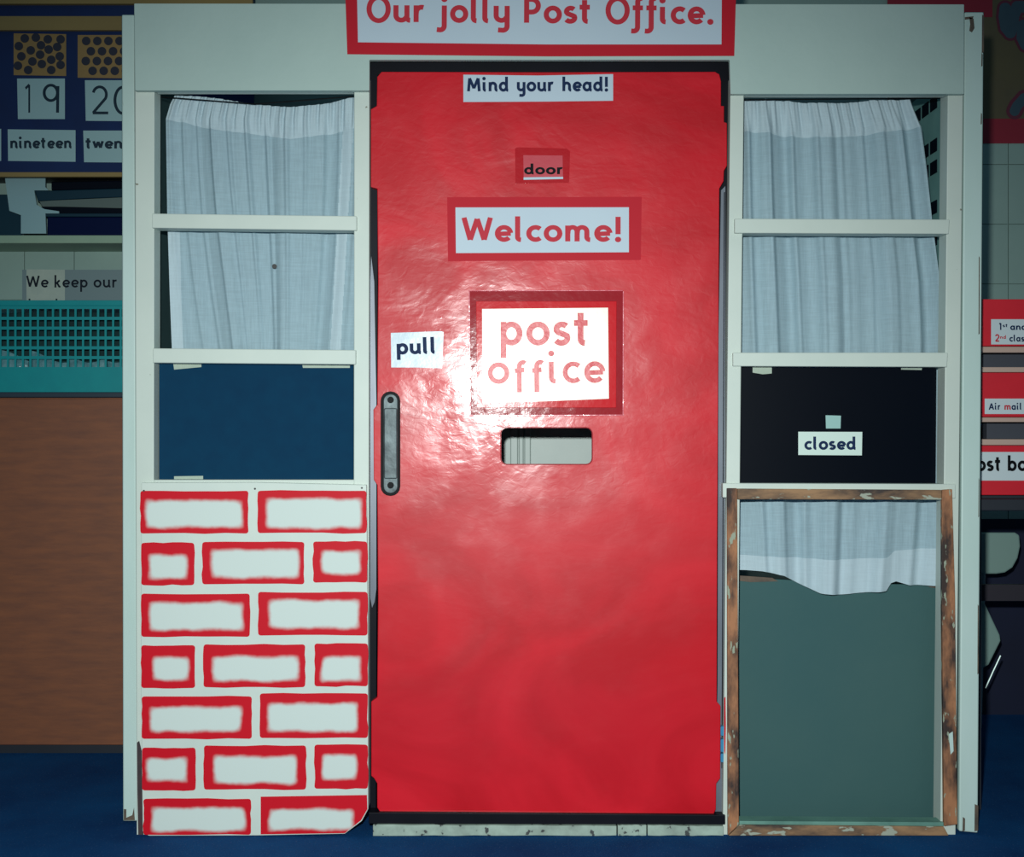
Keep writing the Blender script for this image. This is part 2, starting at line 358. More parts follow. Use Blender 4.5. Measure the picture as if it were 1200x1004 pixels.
def write(text, x0, x1, base, xh, Y, m, parent, w=.24, rot=0, name='lettering', space=.42):
    """flat print: letters drawn as strokes, from px x0 to x1 along the baseline row base, x-height in px"""
    g = G(); adv = 0; items = []
    for ch in text:
        if ch == ' ': adv += space; continue
        a, st = GL[ch]; items.append((adv, st)); adv += a+.15
    sx = (x1-x0)/(adv-.15)
    ca, sa = math.cos(math.radians(rot)), math.sin(math.radians(rot))
    for ox, st in items:
        for s in st:
            T = lambda q: at(x0+((ox+q[0])*sx)*ca+q[1]*xh*sa, base-q[1]*xh+((ox+q[0])*sx)*sa, Y)
            if s[0] == 'dot':
                c = Vector((s[1], s[2])); r = w*.62
                g.k = getattr(g, 'k', 0)+1; g.add([Vector((0, -(g.k % 7)*2.5e-5, 0))+T(c+Vector((r*math.cos(2*PI*k/12), r*math.sin(2*PI*k/12)*1.0))) for k in range(12)], [tuple(range(12))])
            else: stroke(g, s, w, T)
            if s[0] != 'dot' and any(len(q) == 2 and q[0] != 'dot' for q in [s]) and len(s) == 2 and w > .1:
                pass
    o = g.mk(name, m, parent)
    return o
def sign(name, pts, Y, mcard, label, cat='sign', t=.0006, group=None):
    """a card whose back lies at depth Y"""
    o = slab(name, pts, Y-t, t, mcard); return tag(o, label, cat, group)

# ------------------------------------------------------------------ the setting
WY = .95
def struct(o): o['kind'] = 'structure'; return o
fg = G().box(-3.2, 3.2, -2.9, 3.2, -.05, 0); struct(fg.mk('floor', M['carpet']))
wb = struct(G().box(-3.2, 3.2, WY, WY+.12, 0, 2.6).mk('wall_back', M['joint']))
tw, th = .125, .15
bme = None
for sx in (-1, 1):
    for i in range(8):
        for j in range(11):
            xc = sx*(.9125+i*tw+(.022 if sx > 0 else 0)); zc = .065+j*th+(.0 if sx < 0 else .04)
            if sx < 0 and zc < .72 or sx > 0 and zc < .55: continue
            if bme is None:
                o = G().box(xc-tw/2+.0008, xc+tw/2-.0008, WY-.006, WY, zc-th/2+.0006, zc+th/2-.0006).mk('block', M['block'], wb, bevel=.0008)
                bme = o
            else:
                o = bme.copy(); C.collection.objects.link(o); o.location = Vector((xc, WY-.003, zc))-ORG[wb]

struct(G().box(.7, 3.2, WY-.014, WY, 0, .49).mk('shade_panel_1', mat('navy_under_table_shade', (14, 26, 58), .8, (10, 18, 44), 5)))  # added dark panel; the shade under the table is put into its navy
# ------------------------------------------------------------------ the play post office front
pf = thing('playhouse_front', (0, .04, 0), 'white painted wooden play post office front with red door and two curtained window bays', 'playhouse')
FY = .006
# front board
hd = G().prism(px2([(157, 4), (1130, 5), (1130, 110), (856, 110), (855, 70), (433, 70), (433, 106), (158, 106)], -.002), -.002, .010)
loops = [px2([(157, 4), (1130, 5), (1130, 110), (856, 110), (855, 70), (433, 70), (433, 106), (158, 106)], -.002)]
holed('header_board', [(157, 4), (1130, 5), (1130, 110), (856, 110), (855, 70), (433, 70), (433, 106), (158, 106)], [], -.002, .012, M['header'], pf, bevel=.0012)
def deep(name, pts, y0, y1, m, bevel=.0015): return G().prism(px2(pts, y0), y0, y1).mk(name, m, pf, bevel=bevel)
deep('head_rail', rect(182, 90, 414, 107.5), .0105, .028, M['paint'])
deep('head_rail', rect(873, 92, 1110, 111.5), .0105, .028, M['paint'])
bot = 979.5
deep('stile', [(158, 90), (181, 90), (179.5, bot), (160, bot)], .0105, .050, M['paint'])
deep('stile', [(415, 90), (433, 90), (432, 946), (414, 946)], .0105, .050, M['paint'])
deep('stile', [(856, 90), (872, 90), (863, bot-1), (847, bot-1)], .0105, .050, M['paint'])
deep('stile', [(1111, 90), (1129, 90), (1120, bot-1), (1102, bot-1)], .0105, .050, M['paint'])
deep('window_bar', [(178, 250), (418, 253), (418, 270), (178, 267)], .003, .036, M['paint'])
deep('window_bar', [(179, 408), (417, 410), (417, 427), (179, 425)], .003, .036, M['paint'])
deep('window_bar', [(861, 256), (1113, 257), (1112, 274), (861, 273)], .003, .036, M['paint'])
deep('window_bar', [(859, 413), (1111, 413), (1110, 430), (859, 429)], .003, .036, M['paint'])
deep('window_sill', rect(180, 562, 415, 600), .0105, .036, M['paint'])
deep('window_sill', [(847, 566), (1120, 567), (1120, 584), (847, 583)], .0065, .036, M['paint'])
# two side wings that stand back from the front
def wing(pts, y0, y1):
    o = G().prism(px2(pts, y0), y0, y1).mk('side_wing', M['wing'], pf, bevel=.001)
    G().prism(px2(pts, y0-.012), y0-.012, y0).mk('wing_edge', M['post'], o, bevel=.0025)
    return o
zb = 502+H/(S*(D+.068)/D)
lw = wing([(142.5, 17), (157.2, 17), (160.5, 962), (144, 962)], .080, .47)
rwg = wing([(1130.5, 14), (1153, 14), (1146, 976), (1124, 974)], .024, .47)
tag(lw, 'left wing'); del lw['label']
# bare chips on the right wing edge
for a, b, c, d in ((1150.6, 17, 1153.2, 62), (1150, 62, 1151.6, 78), (1149.3, 132, 1150.8, 146), (1146.8, 300, 1148.2, 392), (1146.6, 560, 1147.6, 606), (1145.5, 708, 1147, 790), (1142, 942, 1146.4, 974), (1128, 957, 1131, 974)):
    slab('bare_chip', [(a+.4, b), (c, b+2), (c-.2, d-1), (a, d)], .0115, .003, M['edge'], rwg)
slab('bare_chip', [(1136, 20), (1141, 22), (1142, 33), (1139, 38), (1136, 36), (1137, 28)], .0117, .001, M['edge'], rwg)
slab('bare_chip', [(1131, 20), (1141, 19), (1140, 22), (1131, 23)], .0117, .001, M['edge'], rwg)
slab('bare_chip', [(145, 948), (148, 948), (148, 958), (155, 955), (157, 946), (158, 961), (145, 961)], .0677, .001, M['edge'], lw)
G().box(-.662, -.652, .030, .30, .02, 1.40).mk('joining_batten', M['wing'], pf, bevel=.001)
# chart on the inside of the right wing
def inner(y, z0, z1, name, y1, m, par, t=.0015, off=0):
    xw = .797-off
    return G().box(xw-t, xw, y, y1, z0, z1).mk(name, m, par)
ch = tag(G().box(.790, .7925, .10, .36, .98, 1.36).mk('wall_chart', mat('teal_chart', (124, 172, 166), .7, (104, 152, 148), 20)), 'dark teal chart with rows of black cards seen past the right curtain edge', 'chart')
for r, zz in enumerate((1.325, 1.245, 1.205, 1.13, 1.07)):
    for k in range(5):
        y0 = .125+k*.047
        G().box(.7885, .790, y0, y0+.036, zz-.012, zz+.012).mk('black_card', M['blackplastic'], ch)
# curtain wires
G().tube([(at(182, 113, .060).x, .054, at(0, 113, .054).z), (at(300, 124, .060).x, .054, at(0, 122, .054).z), (at(414, 113, .060).x, .054, at(0, 113, .054).z)], .0012).mk('curtain_wire', M['darkmetal'], pf)
G().tube([(at(871, 119, .060).x, .054, at(0, 117, .054).z), (at(1112, 117, .060).x, .054, at(0, 115, .054).z)], .0012).mk('curtain_wire', M['darkmetal'], pf)
# door lining: black, behind the door leaf
holed('door_lining', [(433.5, 70.5), (854.5, 70.5), (847, 966), (433.5, 966)], [[(443.5, 87), (441, 950), (838, 950), (843, 87)]], .034, .05, M['black'], pf, bevel=.002)
slab('door_sill', [(432, 952), (850, 955), (850, 966), (432, 965)], .005, .035, M['black'], pf, bevel=.001)
# grey edge strips beside the door
slab('edge_strip', [(435, 300), (438.5, 330), (441, 470), (441, 690), (439, 705), (436, 712), (434, 700), (434, 460), (434, 330)], .028, .003, M['grey'], pf)
slab('edge_strip', [(845, 223), (850, 218), (850, 330), (849, 640), (847, 915), (848, 955), (838, 955), (841, 800), (842, 400)], .026, .003, M['grey'], pf)
slab('edge_strip', [(848.5, 225), (849.6, 225), (846.6, 900), (845.6, 900)], .0245, .0015, M['black'], pf)
for y0, y1 in ((851, 862), (866, 881), (883, 893)):
    slab('latch_block', rrect(844.5, y0, 849, y1, 1.5, 2), .012, .012, M['jp'], pf)
slab('red_paint_smear', [(848.6, 818), (850.2, 816), (850.6, 850), (849.8, 884), (848.6, 880)], .0098, .0006, M['door'], pf)
# threshold, three worn pieces
for x0, x1, a, b in ((437, 722.5, 966.5, 968), (724, 757.5, 967, 967), (759, 848, 967, 968)):
    n = 12; top = [(x0+(x1-x0)*i/n, a+(b-a)*i/n+random.uniform(-.6, .6)) for i in range(n+1)]
    botm = [(x1-(x1-x0)*i/n, 979.6-random.uniform(0, .8)) for i in range(n+1)]
    slab('threshold_strip', top+botm, .001, .03, M['strip'], pf, bevel=.0008)
# ---- door leaf
DY = .014
leaf = [(447, 84), (640, 84.5), (838, 84), (843, 87), (845, 95), (845, 124), (848.5, 124), (848.5, 143), (852, 144), (852, 194), (848.5, 200), (848, 212), (843, 221),
        (842, 400), (840.5, 640), (840, 822), (844.5, 827), (844, 912), (839.5, 918), (839, 948), (836, 954.5), (640, 953.5), (445, 951), (442, 946), (442, 918), (438.5, 912), (435, 909),
        (435, 822), (442, 817), (443, 700), (442, 568), (438, 562), (437.5, 480), (442, 474), (443, 330), (442, 221), (434.5, 219), (434.5, 128), (441.5, 124), (442, 90)]
door = holed('door', leaf, [rrect(587, 501, 694, 544, 7)], DY, .020, M['door'], pf, bevel=.0025)
# slot rim
def ring(name, x0, y0, x1, y1, r, wd, Y, t, m, par):
    return holed(name, rrect(x0-wd, y0-wd, x1+wd, y1+wd, r+wd), [rrect(x0, y0, x1, y1, r)], Y, t, m, par, bevel=.0006)
ring('slot_rim', 587.5, 501.5, 693.5, 543.5, 6.5, 1.2, DY-.0008, .004, M['hotdark'], door)
# handle: dark back plate, worn bar, two screws
slab('handle_plate', rrect(446, 458.5, 469, 581, 11), DY-.003, .003, M['darkmetal'], door, bevel=.0008)
hb = slab('handle', rrect(449.3, 461.5, 466, 578, 8), DY-.0055, .0025, M['metal'], door, bevel=.0012)
bar = G()
for y0, y1, yy in ((479, 561, 0),):
    P = px2(rrect(449.8, 478, 465.3, 561, 2), DY-.011); bar.prism(P, DY-.011, DY-.0055)
bar.mk('handle_bar', M['metal'], door, bevel=.002)
for yy in (468.5, 568.5):
    g = G(); c = at(457.8, yy, DY-.0056)
    g.prism([(c.x+.0058*math.cos(2*PI*k/14), c.z+.0058*math.sin(2*PI*k/14)) for k in range(14)], DY-.0075, DY-.0055); g.mk('screw', M['darkmetal'], door, bevel=.0006)
# ---- brick panel
bp = slab('brick_panel', [(165.5, 565.5), (300, 565), (429.5, 568), (431.5, 760), (431.5, 948), (424, 962), (404, 977), (300, 979), (174, 979.3), (167, 974), (165, 800)], .001, .009, M['whitewood'], pf, bevel=.0012)
BR = [(164.5, 575, 291, 625, 171, 586, 285, 618), (302, 575, 429.5, 624.5, 313, 584, 423, 619),
      (165.5, 636, 227.5, 685.5, 174, 650, 219, 678), (237, 635, 356.5, 684.5, 248, 644, 350, 677), (367, 634.5, 430.3, 682.5, 377, 645, 422, 672.5),
      (165.5, 695.5, 292.5, 746, 175, 706, 285, 738), (302.5, 693.5, 430.6, 744.5, 314, 703, 421, 736),
      (165.5, 756, 228.5, 806, 180, 770, 221, 797), (238.5, 755, 357.5, 805, 249, 769, 350, 798), (368.5, 754, 431, 804, 377, 769, 423, 798),
      (166, 816, 295, 865.5, 176, 828, 283, 857), (304.5, 812.5, 431, 864.5, 314, 824, 419, 857),
      (166.5, 876, 229, 926, 172, 888, 218, 915), (239, 873.5, 358.5, 925, 250, 886, 347, 918), (368.5, 872.5, 431, 924, 378, 884, 418, 913),
      (168, 936, 294, 978, 178, 946, 287, 974), (304.5, 933.5, 428, 977, 316, 948, 414, 972)]
for i, (x0, y0, x1, y1, a0, b0, a1, b1) in enumerate(BR):
    j = lambda: random.uniform(-.8, .8)
    if i == len(BR)-1: pts = [(x0+1, y0), (x1+2, y0-2), (430.5, 948), (423, 961), (404, 976), (x0+1, 977.5)]
    else:
        pts = []
        base = rrect(x0, y0, x1, y1, 3, 3)
        # add mid points so the hand-painted edges waver a little
        for k, p in enumerate(base):
            q = base[(k+1) % len(base)]; pts.append(p)
            L_ = math.dist(p, q)
            if L_ > 25:
                for t in range(1, 5): pts.append((p[0]+(q[0]-p[0])*t/5+(0 if abs(q[0]-p[0]) > 5 else j()), p[1]+(q[1]-p[1])*t/5+(j() if abs(q[0]-p[0]) > 5 else 0)))
    o = slab('brick', pts, .0002, .0012, M['brick'], bp)
    me = o.data
    A = me.attributes.new('side_lr', 'FLOAT_VECTOR', 'POINT'); B = me.attributes.new('side_tb', 'FLOAT_VECTOR', 'POINT')
    c = ORG[o]; p0 = at(a0, b0, .0002); p1 = at(a1, b1, .0002)
    for k, v in enumerate(me.vertices):
        X = v.co.x+c.x; Z = v.co.z+c.z
        A.data[k].vector = (X-p0.x, p1.x-X, 0); B.data[k].vector = (p0.z-Z, Z-p1.z, 0)
for nx, ny in ((298.7, 572.6), (424, 571.6), (168.5, 575)):
    c = at(nx, ny, 0); G().prism([(c.x+.0018*math.cos(k*PI/4), c.z+.0018*math.sin(k*PI/4)) for k in range(8)], -.0004, .001).mk('nail', M['nail'], bp)
slab('scuffed_foot', [(160.5, 870), (163, 868), (166, 880), (168, 978), (162, 979.3), (161, 930)], .0095, .0012, mat('dark_scuff', (70, 52, 52), .7, (44, 38, 44), 30), pf)
# ---- worn timber frame of the right lower bay
wf = pf
tb = slab('timber_frame', [(852, 572), (864, 572), (866, 966), (853, 979)], .0005, .007, M['wood_worn'], pf, bevel=.0012)
slab('frame_stile', [(1104, 574), (1116, 573), (1119.5, 700), (1122, 966), (1106.5, 968), (1104, 700)], .0005, .009, M['wood_worn'], tb, bevel=.0012)
slab('frame_rail', [(864.3, 572.5), (1103.7, 574), (1103.7, 585.5), (864.3, 585)], .0005, .007, M['wood_worn_h'], tb, bevel=.0012)
slab('frame_rail', [(854, 979.2), (867, 966.5), (1106, 968.5), (1112, 979.2)], .0008, .009, M['wood_worn_h'], tb, bevel=.0012)
slab('ledge', [(866.4, 962), (1106, 963.5), (1106, 968.2), (866.4, 966)], .004, .03, M['teal_ledge'], tb, bevel=.001)
slab('backing_board', [(862, 676), (900, 678), (1000, 684), (1102, 685), (1103, 975), (862, 975)], .092, .006, M['green_board'], tb, bevel=.0008)
# chipped top edge
slab('chipped_edge', [(862, 674), (905, 677), (912, 681), (880, 682), (862, 680)], .0905, .002, M['edge'], tb)
slab('chipped_edge', [(1082, 684), (1103, 685), (1103, 690), (1090, 688)], .0905, .002, M['edge'], tb)
slab('wood_chip', [(1112, 860), (1116.5, 857), (1117.5, 880), (1114, 884)], -.0002, .002, M['post'], tb)

# ------------------------------------------------------------------ curtains
def curtain(name, top, bottom, left, right, Y, label, band, hem=None, nu=230, nv=100, seed=1, amp=.009, side=lambda u, v: False):
    """top/bottom/band/hem: functions px x -> px row; left/right: functions row -> px x.  Ruffled heading, soft folds."""
    rnd = random.Random(seed)
    fr = [(rnd.uniform(5, 6.5), rnd.uniform(0, 6), 1.0), (rnd.uniform(10, 13), rnd.uniform(0, 6), .55), (rnd.uniform(19, 24), rnd.uniform(0, 6), .22)]
    ruff = [(rnd.uniform(26, 40), rnd.uniform(0, 6)), (rnd.uniform(52, 70), rnd.uniform(0, 6))]
    g = G(); vs = []; rows = []
    jb = max(8, nv//6); jh = nv-max(6, nv//8) if hem else nv
    seed2 = rnd.uniform(0, 6)
    for j in range(nv+1):
        for i in range(nu+1):
            u = i/nu
            b_, h_ = band(u), (hem(u) if hem else bottom(u))
            if j <= jb: row = top(u)+(b_-top(u))*j/jb
            elif j <= jh: row = b_+(h_-b_)*(j-jb)/(jh-jb)
            else: row = h_+(bottom(u)-h_)*(j-jh)/(nv-jh)
            v = (row-top(u))/(bottom(u)-top(u))
            px = left(row)+(right(row)-left(row))*u
            k = min(1, j/jb)
            uu = u+.03*math.sin(2.4*v+4*u)+.09*(v-.5)*math.sin(5*u+seed)
            d = sum(a*math.sin(f*uu*2*PI*.62+p+.7*v) for f, p, a in fr)
            pl = math.sin(ruff[0][0]*uu*2*PI*.33+seed2)          # narrow pleats, deepest below the heading, fading downwards
            pl = (max(0, pl)**3)*(1-.75*v)*(.4+.6*math.sin(3.3*u+seed2)**2)
            rf = math.sin(ruff[0][0]*u*2*PI*.6+ruff[0][1])+.6*math.sin(ruff[1][0]*u*2*PI*.6+ruff[1][1])
            dep = amp*(.6*d+.9*pl)*(.35+.65*k)+.0030*rf*(1-k)**.5
            row2 = row+(.7*rf if j == 0 else 0)
            p = at(px, row2, Y); p.y = Y-dep
            vs.append(p)
    f1, f2 = [], []
    for j in range(nv):
        for i in range(nu):
            a = j*(nu+1)+i; q = (a, a+1, a+nu+2, a+nu+1)
            u = (i+.5)/nu
            (f2 if (j < jb or j >= jh or side(u, j/nv)) else f1).append(q)
    me_all = mk(name, vs, f1+f2, M['voile'], None, smooth=True)
    me = me_all.data; me.materials.append(M['voile2'])
    return me_all, len(f1)
def setmats(o, n1):
    # the doubled heading and hem: same mesh, second material, decided by stored order
    for i, p in enumerate(o.data.polygons): p.material_index = 0 if i < n1 else 1
def pw(pts):
    def f(x):
        if x <= pts[0][0]: return pts[0][1]
        for (a, b), (c, d) in zip(pts, pts[1:]):
            if x <= c:
                t = (x-a)/(c-a); t = t*t*(3-2*t) if False else t
                return b+(d-b)*t
        return pts[-1][1]
    return f
cL, n = curtain('curtain', pw([(0, 112), (.15, 113), (.4, 121), (.62, 126), (.8, 122), (.93, 115), (1, 114)]), lambda u: 434,
             pw([(112, 205), (122, 200), (140, 195.5), (250, 197), (340, 200), (434, 204)]), lambda r: 424, .068, '',
             pw([(0, 141), (.1, 144), (.25, 153), (.5, 158), (.62, 164), (.75, 160), (1, 150)]), seed=4, side=lambda u, v: abs(u-(.945-.09*v)) < .028 or (v > .5 and u < .055))
setmats(cL, n); tag(cL, 'short white voile curtain with gathered top in left window bay', 'curtain')
c = at(324.5, 314, .08); mk('stain', [(c.x+.0045*math.cos(k*PI/5), c.y-.024, c.z+.0045*math.sin(k*PI/5)) for k in range(10)], [tuple(range(10))], M['nail'], cL)
cR, n = curtain('curtain', pw([(0, 117), (.2, 116.5), (.42, 121), (.6, 121), (.78, 118), (1, 116.5)]),
             pw([(0, 668), (.14, 669), (.24, 674), (.32, 684), (.42, 695), (.52, 697), (.74, 692), (.765, 683), (.79, 681), (.86, 686), (1, 686)]), 
             lambda r: 860, pw([(112, 1066), (125, 1070), (150, 1079), (200, 1085), (260, 1091), (330, 1100), (400, 1104), (600, 1103), (700, 1100)]), .072, '',
             pw([(0, 153), (.3, 160), (.5, 162), (.75, 157), (1, 149)]),
             pw([(0, 650), (.2, 652), (.5, 656), (.74, 653), (.78, 645), (1, 642)]), nu=170, nv=190, seed=11, amp=.011)
setmats(cR, n); tag(cR, 'long white voile curtain hanging through right window bay to below the sill', 'curtain')

# ------------------------------------------------------------------ cards taped in the windows
cy = .0372
bc = tag(slab('card', [(186.5, 421), (414.3, 422), (414.3, 563), (186.5, 563)], cy, .001, M['navy_card']), 'dark blue card filling the left window below its lower bar', 'card')
slab('tape', [(203, 425.5), (236, 425.5), (236, 430), (204, 433)], cy-.0004, .0004, M['tape'], bc)
slab('tape', [(354, 426.5), (410, 426.5), (410, 431), (355, 431)], cy-.0004, .0004, M['tape'], bc)
slab('tape', [(204, 558), (238, 557.5), (238, 562.8), (204, 562.8)], cy-.0004, .0004, M['tape'], bc)
kc = tag(slab('card', [(866.5, 426), (1097, 426), (1096, 566), (864.5, 566)], cy, .001, M['black_card']), 'glossy black card filling the right window below its lower bar', 'card')
slab('tape', [(882, 429.5), (904.5, 430), (904.5, 437.5), (894, 438.5), (882, 436.5)], cy-.0004, .0004, M['tape'], kc)
slab('tape', [(1056, 429), (1081, 429.5), (1080, 433.5), (1056, 433)], cy-.0004, .0004, M['tape'], kc)
M['closedcard'] = mat('closed_card', (206, 226, 216), .55)
s = sign('sign', [(935.5, 505.8), (1010.5, 506), (1010, 533.5), (935.5, 533)], cy-.0002, M['closedcard'], 'small white closed sign with navy letters on the black card')
write('closed', 943, 1003, 526.6, 9.6, cy-.0011, M['ink_navy'], s, w=.31)
sign('paper_tag', [(967.5, 486.5), (985.5, 487), (985, 502), (968, 502)], cy-.0002, mat('pale_teal_tag', (150, 190, 184), .6), 'small blank pale square stuck above the closed sign', 'tag')

# ------------------------------------------------------------------ signs on the header and the door
hy = -.0022
sg = sign('sign', [(403.5, -40), (863.5, -40), (860.5, 65.5), (640, 66), (407, 63.5)], hy, M['card_red'], 'big red-bordered Our jolly Post Office sign on the header over the door')
slab('sign_face', [(418, -27), (846, -27), (845.5, 52), (640, 52), (419.5, 49.5)], hy-.001, .0003, M['card_white'], sg)
write('Our jolly Post Office.', 429.5, 837, 25.5, 19.6, hy-.0014, M['ink_red'], sg, w=.29, rot=.35, space=.62)
dy = DY-.0001
s = sign('sign', [(543, 87.5), (630, 88.5), (718.5, 86.8), (718.5, 118), (640, 119), (543, 119.5)], dy, M['card_white'], 'white Mind your head! strip along the top edge of the red door')
write('Mind your head!', 547.5, 713, 107, 10.8, dy-.0009, M['ink_navy'], s, w=.31, rot=-.1, space=.75)
# little word label in a red sticky wallet
s = sign('label_holder', [(603.5, 174), (606, 172.5), (664, 174), (668, 177), (667, 214), (604, 215)], dy, M['film'], 'tiny red door word label in clear film above the Welcome! sign', 'label', t=.0008)
slab('label_insert', [(613, 181.5), (659.5, 182), (660, 209.5), (613.5, 210.5)], dy-.0016, .0008, M['wallet_pink'], s, bevel=.0004)
slab('shiny_edge', [(613.5, 207.6), (660, 207), (660, 209.7), (613.5, 210.7)], dy-.0026, .001, M['card_white'], s, bevel=.0008)
write('door', 614.5, 660, 204, 7.9, dy-.0019, M['ink_black'], s, w=.30)
s = sign('sign', [(524, 231), (752, 230.5), (751, 304.5), (525, 306)], dy, M['card_red'], 'red-bordered white Welcome! sign in the upper middle of the door')
slab('sign_face', [(533.7, 243), (737, 242.8), (737, 295.5), (534.3, 296.5)], dy-.001, .0003, M['card_white'], s)
write('Welcome!', 542, 729, 282.8, 18.6, dy-.0014, M['ink_red'], s, w=.28)
s = sign('sign', [(458, 390), (517, 388), (520, 389), (518, 431.5), (488, 430.5), (458.5, 430.5)], dy, M['pullcard'], 'small white pull sign with navy letters above the metal handle')
write('pull', 465, 511.5, 415, 12.2, dy-.0009, M['ink_navy'], s, w=.32, rot=-1.5)
# post office notice in its shiny red wallet
s = sign('notice', [(549, 340.5), (730.5, 340.5), (730, 486.5), (550.5, 487.5)], dy, M['hotdark'], 'shiny red-framed post office notice in the middle of the door', t=.0012)
slab('wallet_edge', [(549, 340), (550.5, 340), (552, 487.5), (550.3, 488)], dy-.0022, .0022, M['film_edge'], s, bevel=.0007)
slab('wallet_edge', [(729.8, 341), (731.3, 341), (731, 487), (729.5, 487)], dy-.0022, .0022, M['film_edge'], s, bevel=.0007)
slab('wallet_edge', [(551, 486), (730, 485.5), (730, 487), (551, 488)], dy-.0022, .0022, M['film_edge'], s, bevel=.0007)
slab('wallet_edge', [(550, 340), (730, 339.6), (730, 341), (550, 341.2)], dy-.0022, .0022, M['film_edge'], s, bevel=.0007)
slab('red_mount', [(558, 353), (722.5, 353), (722, 477.5), (559, 477.5)], dy-.0022, .001, M['hotred'], s, bevel=.0005)
slab('notice_face', [(565, 362), (712.5, 360.5), (713.5, 467), (640, 470), (565.5, 472)], dy-.0027, .0005, M['hotcard'], s)
write('post', 585.5, 692, 404.5, 27.5, dy-.0031, M['hotink'], s, w=.25)
write('oggice', 571.5, 708.5, 450, 25.5, dy-.0031, M['hotink'], s, w=.22, rot=-.6)

# ------------------------------------------------------------------ board seen through the letter slot
bb = tag(G().box(-.16, .24, .32, .34, 0, .95).mk('panel_board', M['backboard'], bevel=.002), 'pale grey board with upright battens seen through the letter slot in the door', 'board')
for x0, x1 in ((598, 607), (608, 613.5), (614.5, 622)):
    a, b = at(x0, 0, .30).x, at(x1, 0, .30).x
    G().box(a, b, .308, .32, 0, .95).mk('batten', M['backboard'], bb, bevel=.002)

# ------------------------------------------------------------------ left background: counter, basket, shelf, number board
CY = .56
xr = -.62
cab = thing('counter_cabinet', (-1.2, CY+.19, 0), 'brown veneered counter cabinet behind the left side of the playhouse', 'cabinet')
G().box(-1.9, xr, CY+.008, WY-.01, .03, .785).mk('carcass', M['veneer'], cab)
G().box(-1.9, xr, CY-.002, CY+.008, .02, .782).mk('front_panel', M['veneer'], cab, bevel=.001)
G().box(-1.9, xr, CY+.006, WY-.01, 0, .03).mk('plinth', M['darktable'], cab)
G().box(-1.92, xr+.01, CY-.012, WY-.008, .785, .797).mk('worktop', M['countertop'], cab, bevel=.002)
# basket
bz0 = .797; by0, by1 = CY+.006, CY+.30
bkz = at(0, 352, by0).z
bx0, bx1 = at(-70, 0, by0).x, at(168, 0, by0).x
bk = thing('plastic_basket', ((bx0+bx1)/2, (by0+by1)/2, bz0), 'teal lattice plastic basket standing on the brown counter', 'basket')
zs = lambda row: at(0, row, by0).z
def lattice_wall(p, q, nx):
    """lattice between bottom corners p,q (x,y); walls lean out a little"""
    g = G(); P = Vector((p[0], p[1])); Q = Vector((q[0], q[1])); t = (Q-P).normalized(); nrm = Vector((t.y, -t.x)); th = .0014
    def quad(u0, u1, z0, z1, d=0):
        a = P+(Q-P)*u0; b = P+(Q-P)*u1
        v = []
        for zz in (z0, z1):
            for off in (-th-d, th+d):
                for e in (a, b): v.append((e.x+nrm.x*off, e.y+nrm.y*off, zz))
        g.add(v, [(0,2,3,1),(4,5,7,6),(0,1,5,4),(2,6,7,3),(0,4,6,2),(1,3,7,5)])
    quad(0, 1, bz0, zs(430)); quad(0, 1, zs(362), bkz-.001)
    rws = [373, 384.5, 396, 407.5, 419]
    for r in rws: quad(0, 1, zs(r+1.8), zs(r-1.8))
    for i in range(nx+1):
        u = i/nx; w_ = .14/nx
        quad(max(0, u-w_), min(1, u+w_), zs(430)-.002, zs(362)+.002, -.0005)
    return g
for nm, p, q, n in (('front', (bx0, by0), (bx1, by0), 27), ('back', (bx0, by1), (bx1, by1), 27), ('l', (bx0, by0), (bx0, by1), 18), ('r', (bx1, by0), (bx1, by1), 18)):
    lattice_wall(p, q, n).mk('lattice_side', M['basket'], bk)
rg = G(); e = .005
rg.box(bx0-e, bx1+e, by0-e, by0+.002, bkz-.012, bkz).box(bx0-e, bx1+e, by1-.002, by1+e, bkz-.012, bkz).box(bx0-e, bx0+.002, by0, by1, bkz-.012, bkz).box(bx1-.002, bx1+e, by0, by1, bkz-.012, bkz)
rg.mk('rim', M['basket'], bk, bevel=.001)
G().box(bx0, bx1, by0, by1, bz0, bz0+.004).mk('basket_base', M['basket'], bk)
# packets inside
for k in range(5):
    xa = bx0+.02+k*.085; rr = random.Random(k)
    g = G(); n = 8; V = []; F = []
    for j in range(n+1):
        for i in range(n+1):
            a, b = i/n, j/n
            bul = (math.sin(a*PI)*math.sin(b*PI))**.5
            V.append((xa+a*.078, by0+.03-bul*.014+rr.uniform(-.002, .002), bz0+.006+b*(.075+.014*math.sin(3*a+k))))
    for j in range(n):
        for i in range(n): F.append((j*(n+1)+i, j*(n+1)+i+1, (j+1)*(n+1)+i+1, (j+1)*(n+1)+i))
    m0 = len(V); V2 = [(x, by0+.034+(by0+.034-y), z) for x, y, z in V]
    F2 = [tuple(reversed([i+m0 for i in f])) for f in F]
    o = mk('plastic_packet', V+V2, F+F2, M['clearbag'], None, smooth=True)
    tag(o, 'pale clear plastic packet inside the teal basket behind its lattice', 'packet', 'packets in the teal basket')
g = G().prism([(bx0+.02, bz0+.005), (bx1-.02, bz0+.005), (bx1-.03, bkz-.022), (bx0+.2, bkz-.016), (bx0+.09, bkz-.026), (bx0+.03, bkz-.02)], by0+.06, by0+.2)  # dark block added so the basket's inside shows dark through the lattice
tag(g.mk('dark_filler', mat('dark_green_filler', (8, 56, 56), .9, (6, 36, 42), 20, bump=.6), bevel=.006), 'dark green added cloth inside the teal basket behind the packets', 'filler')
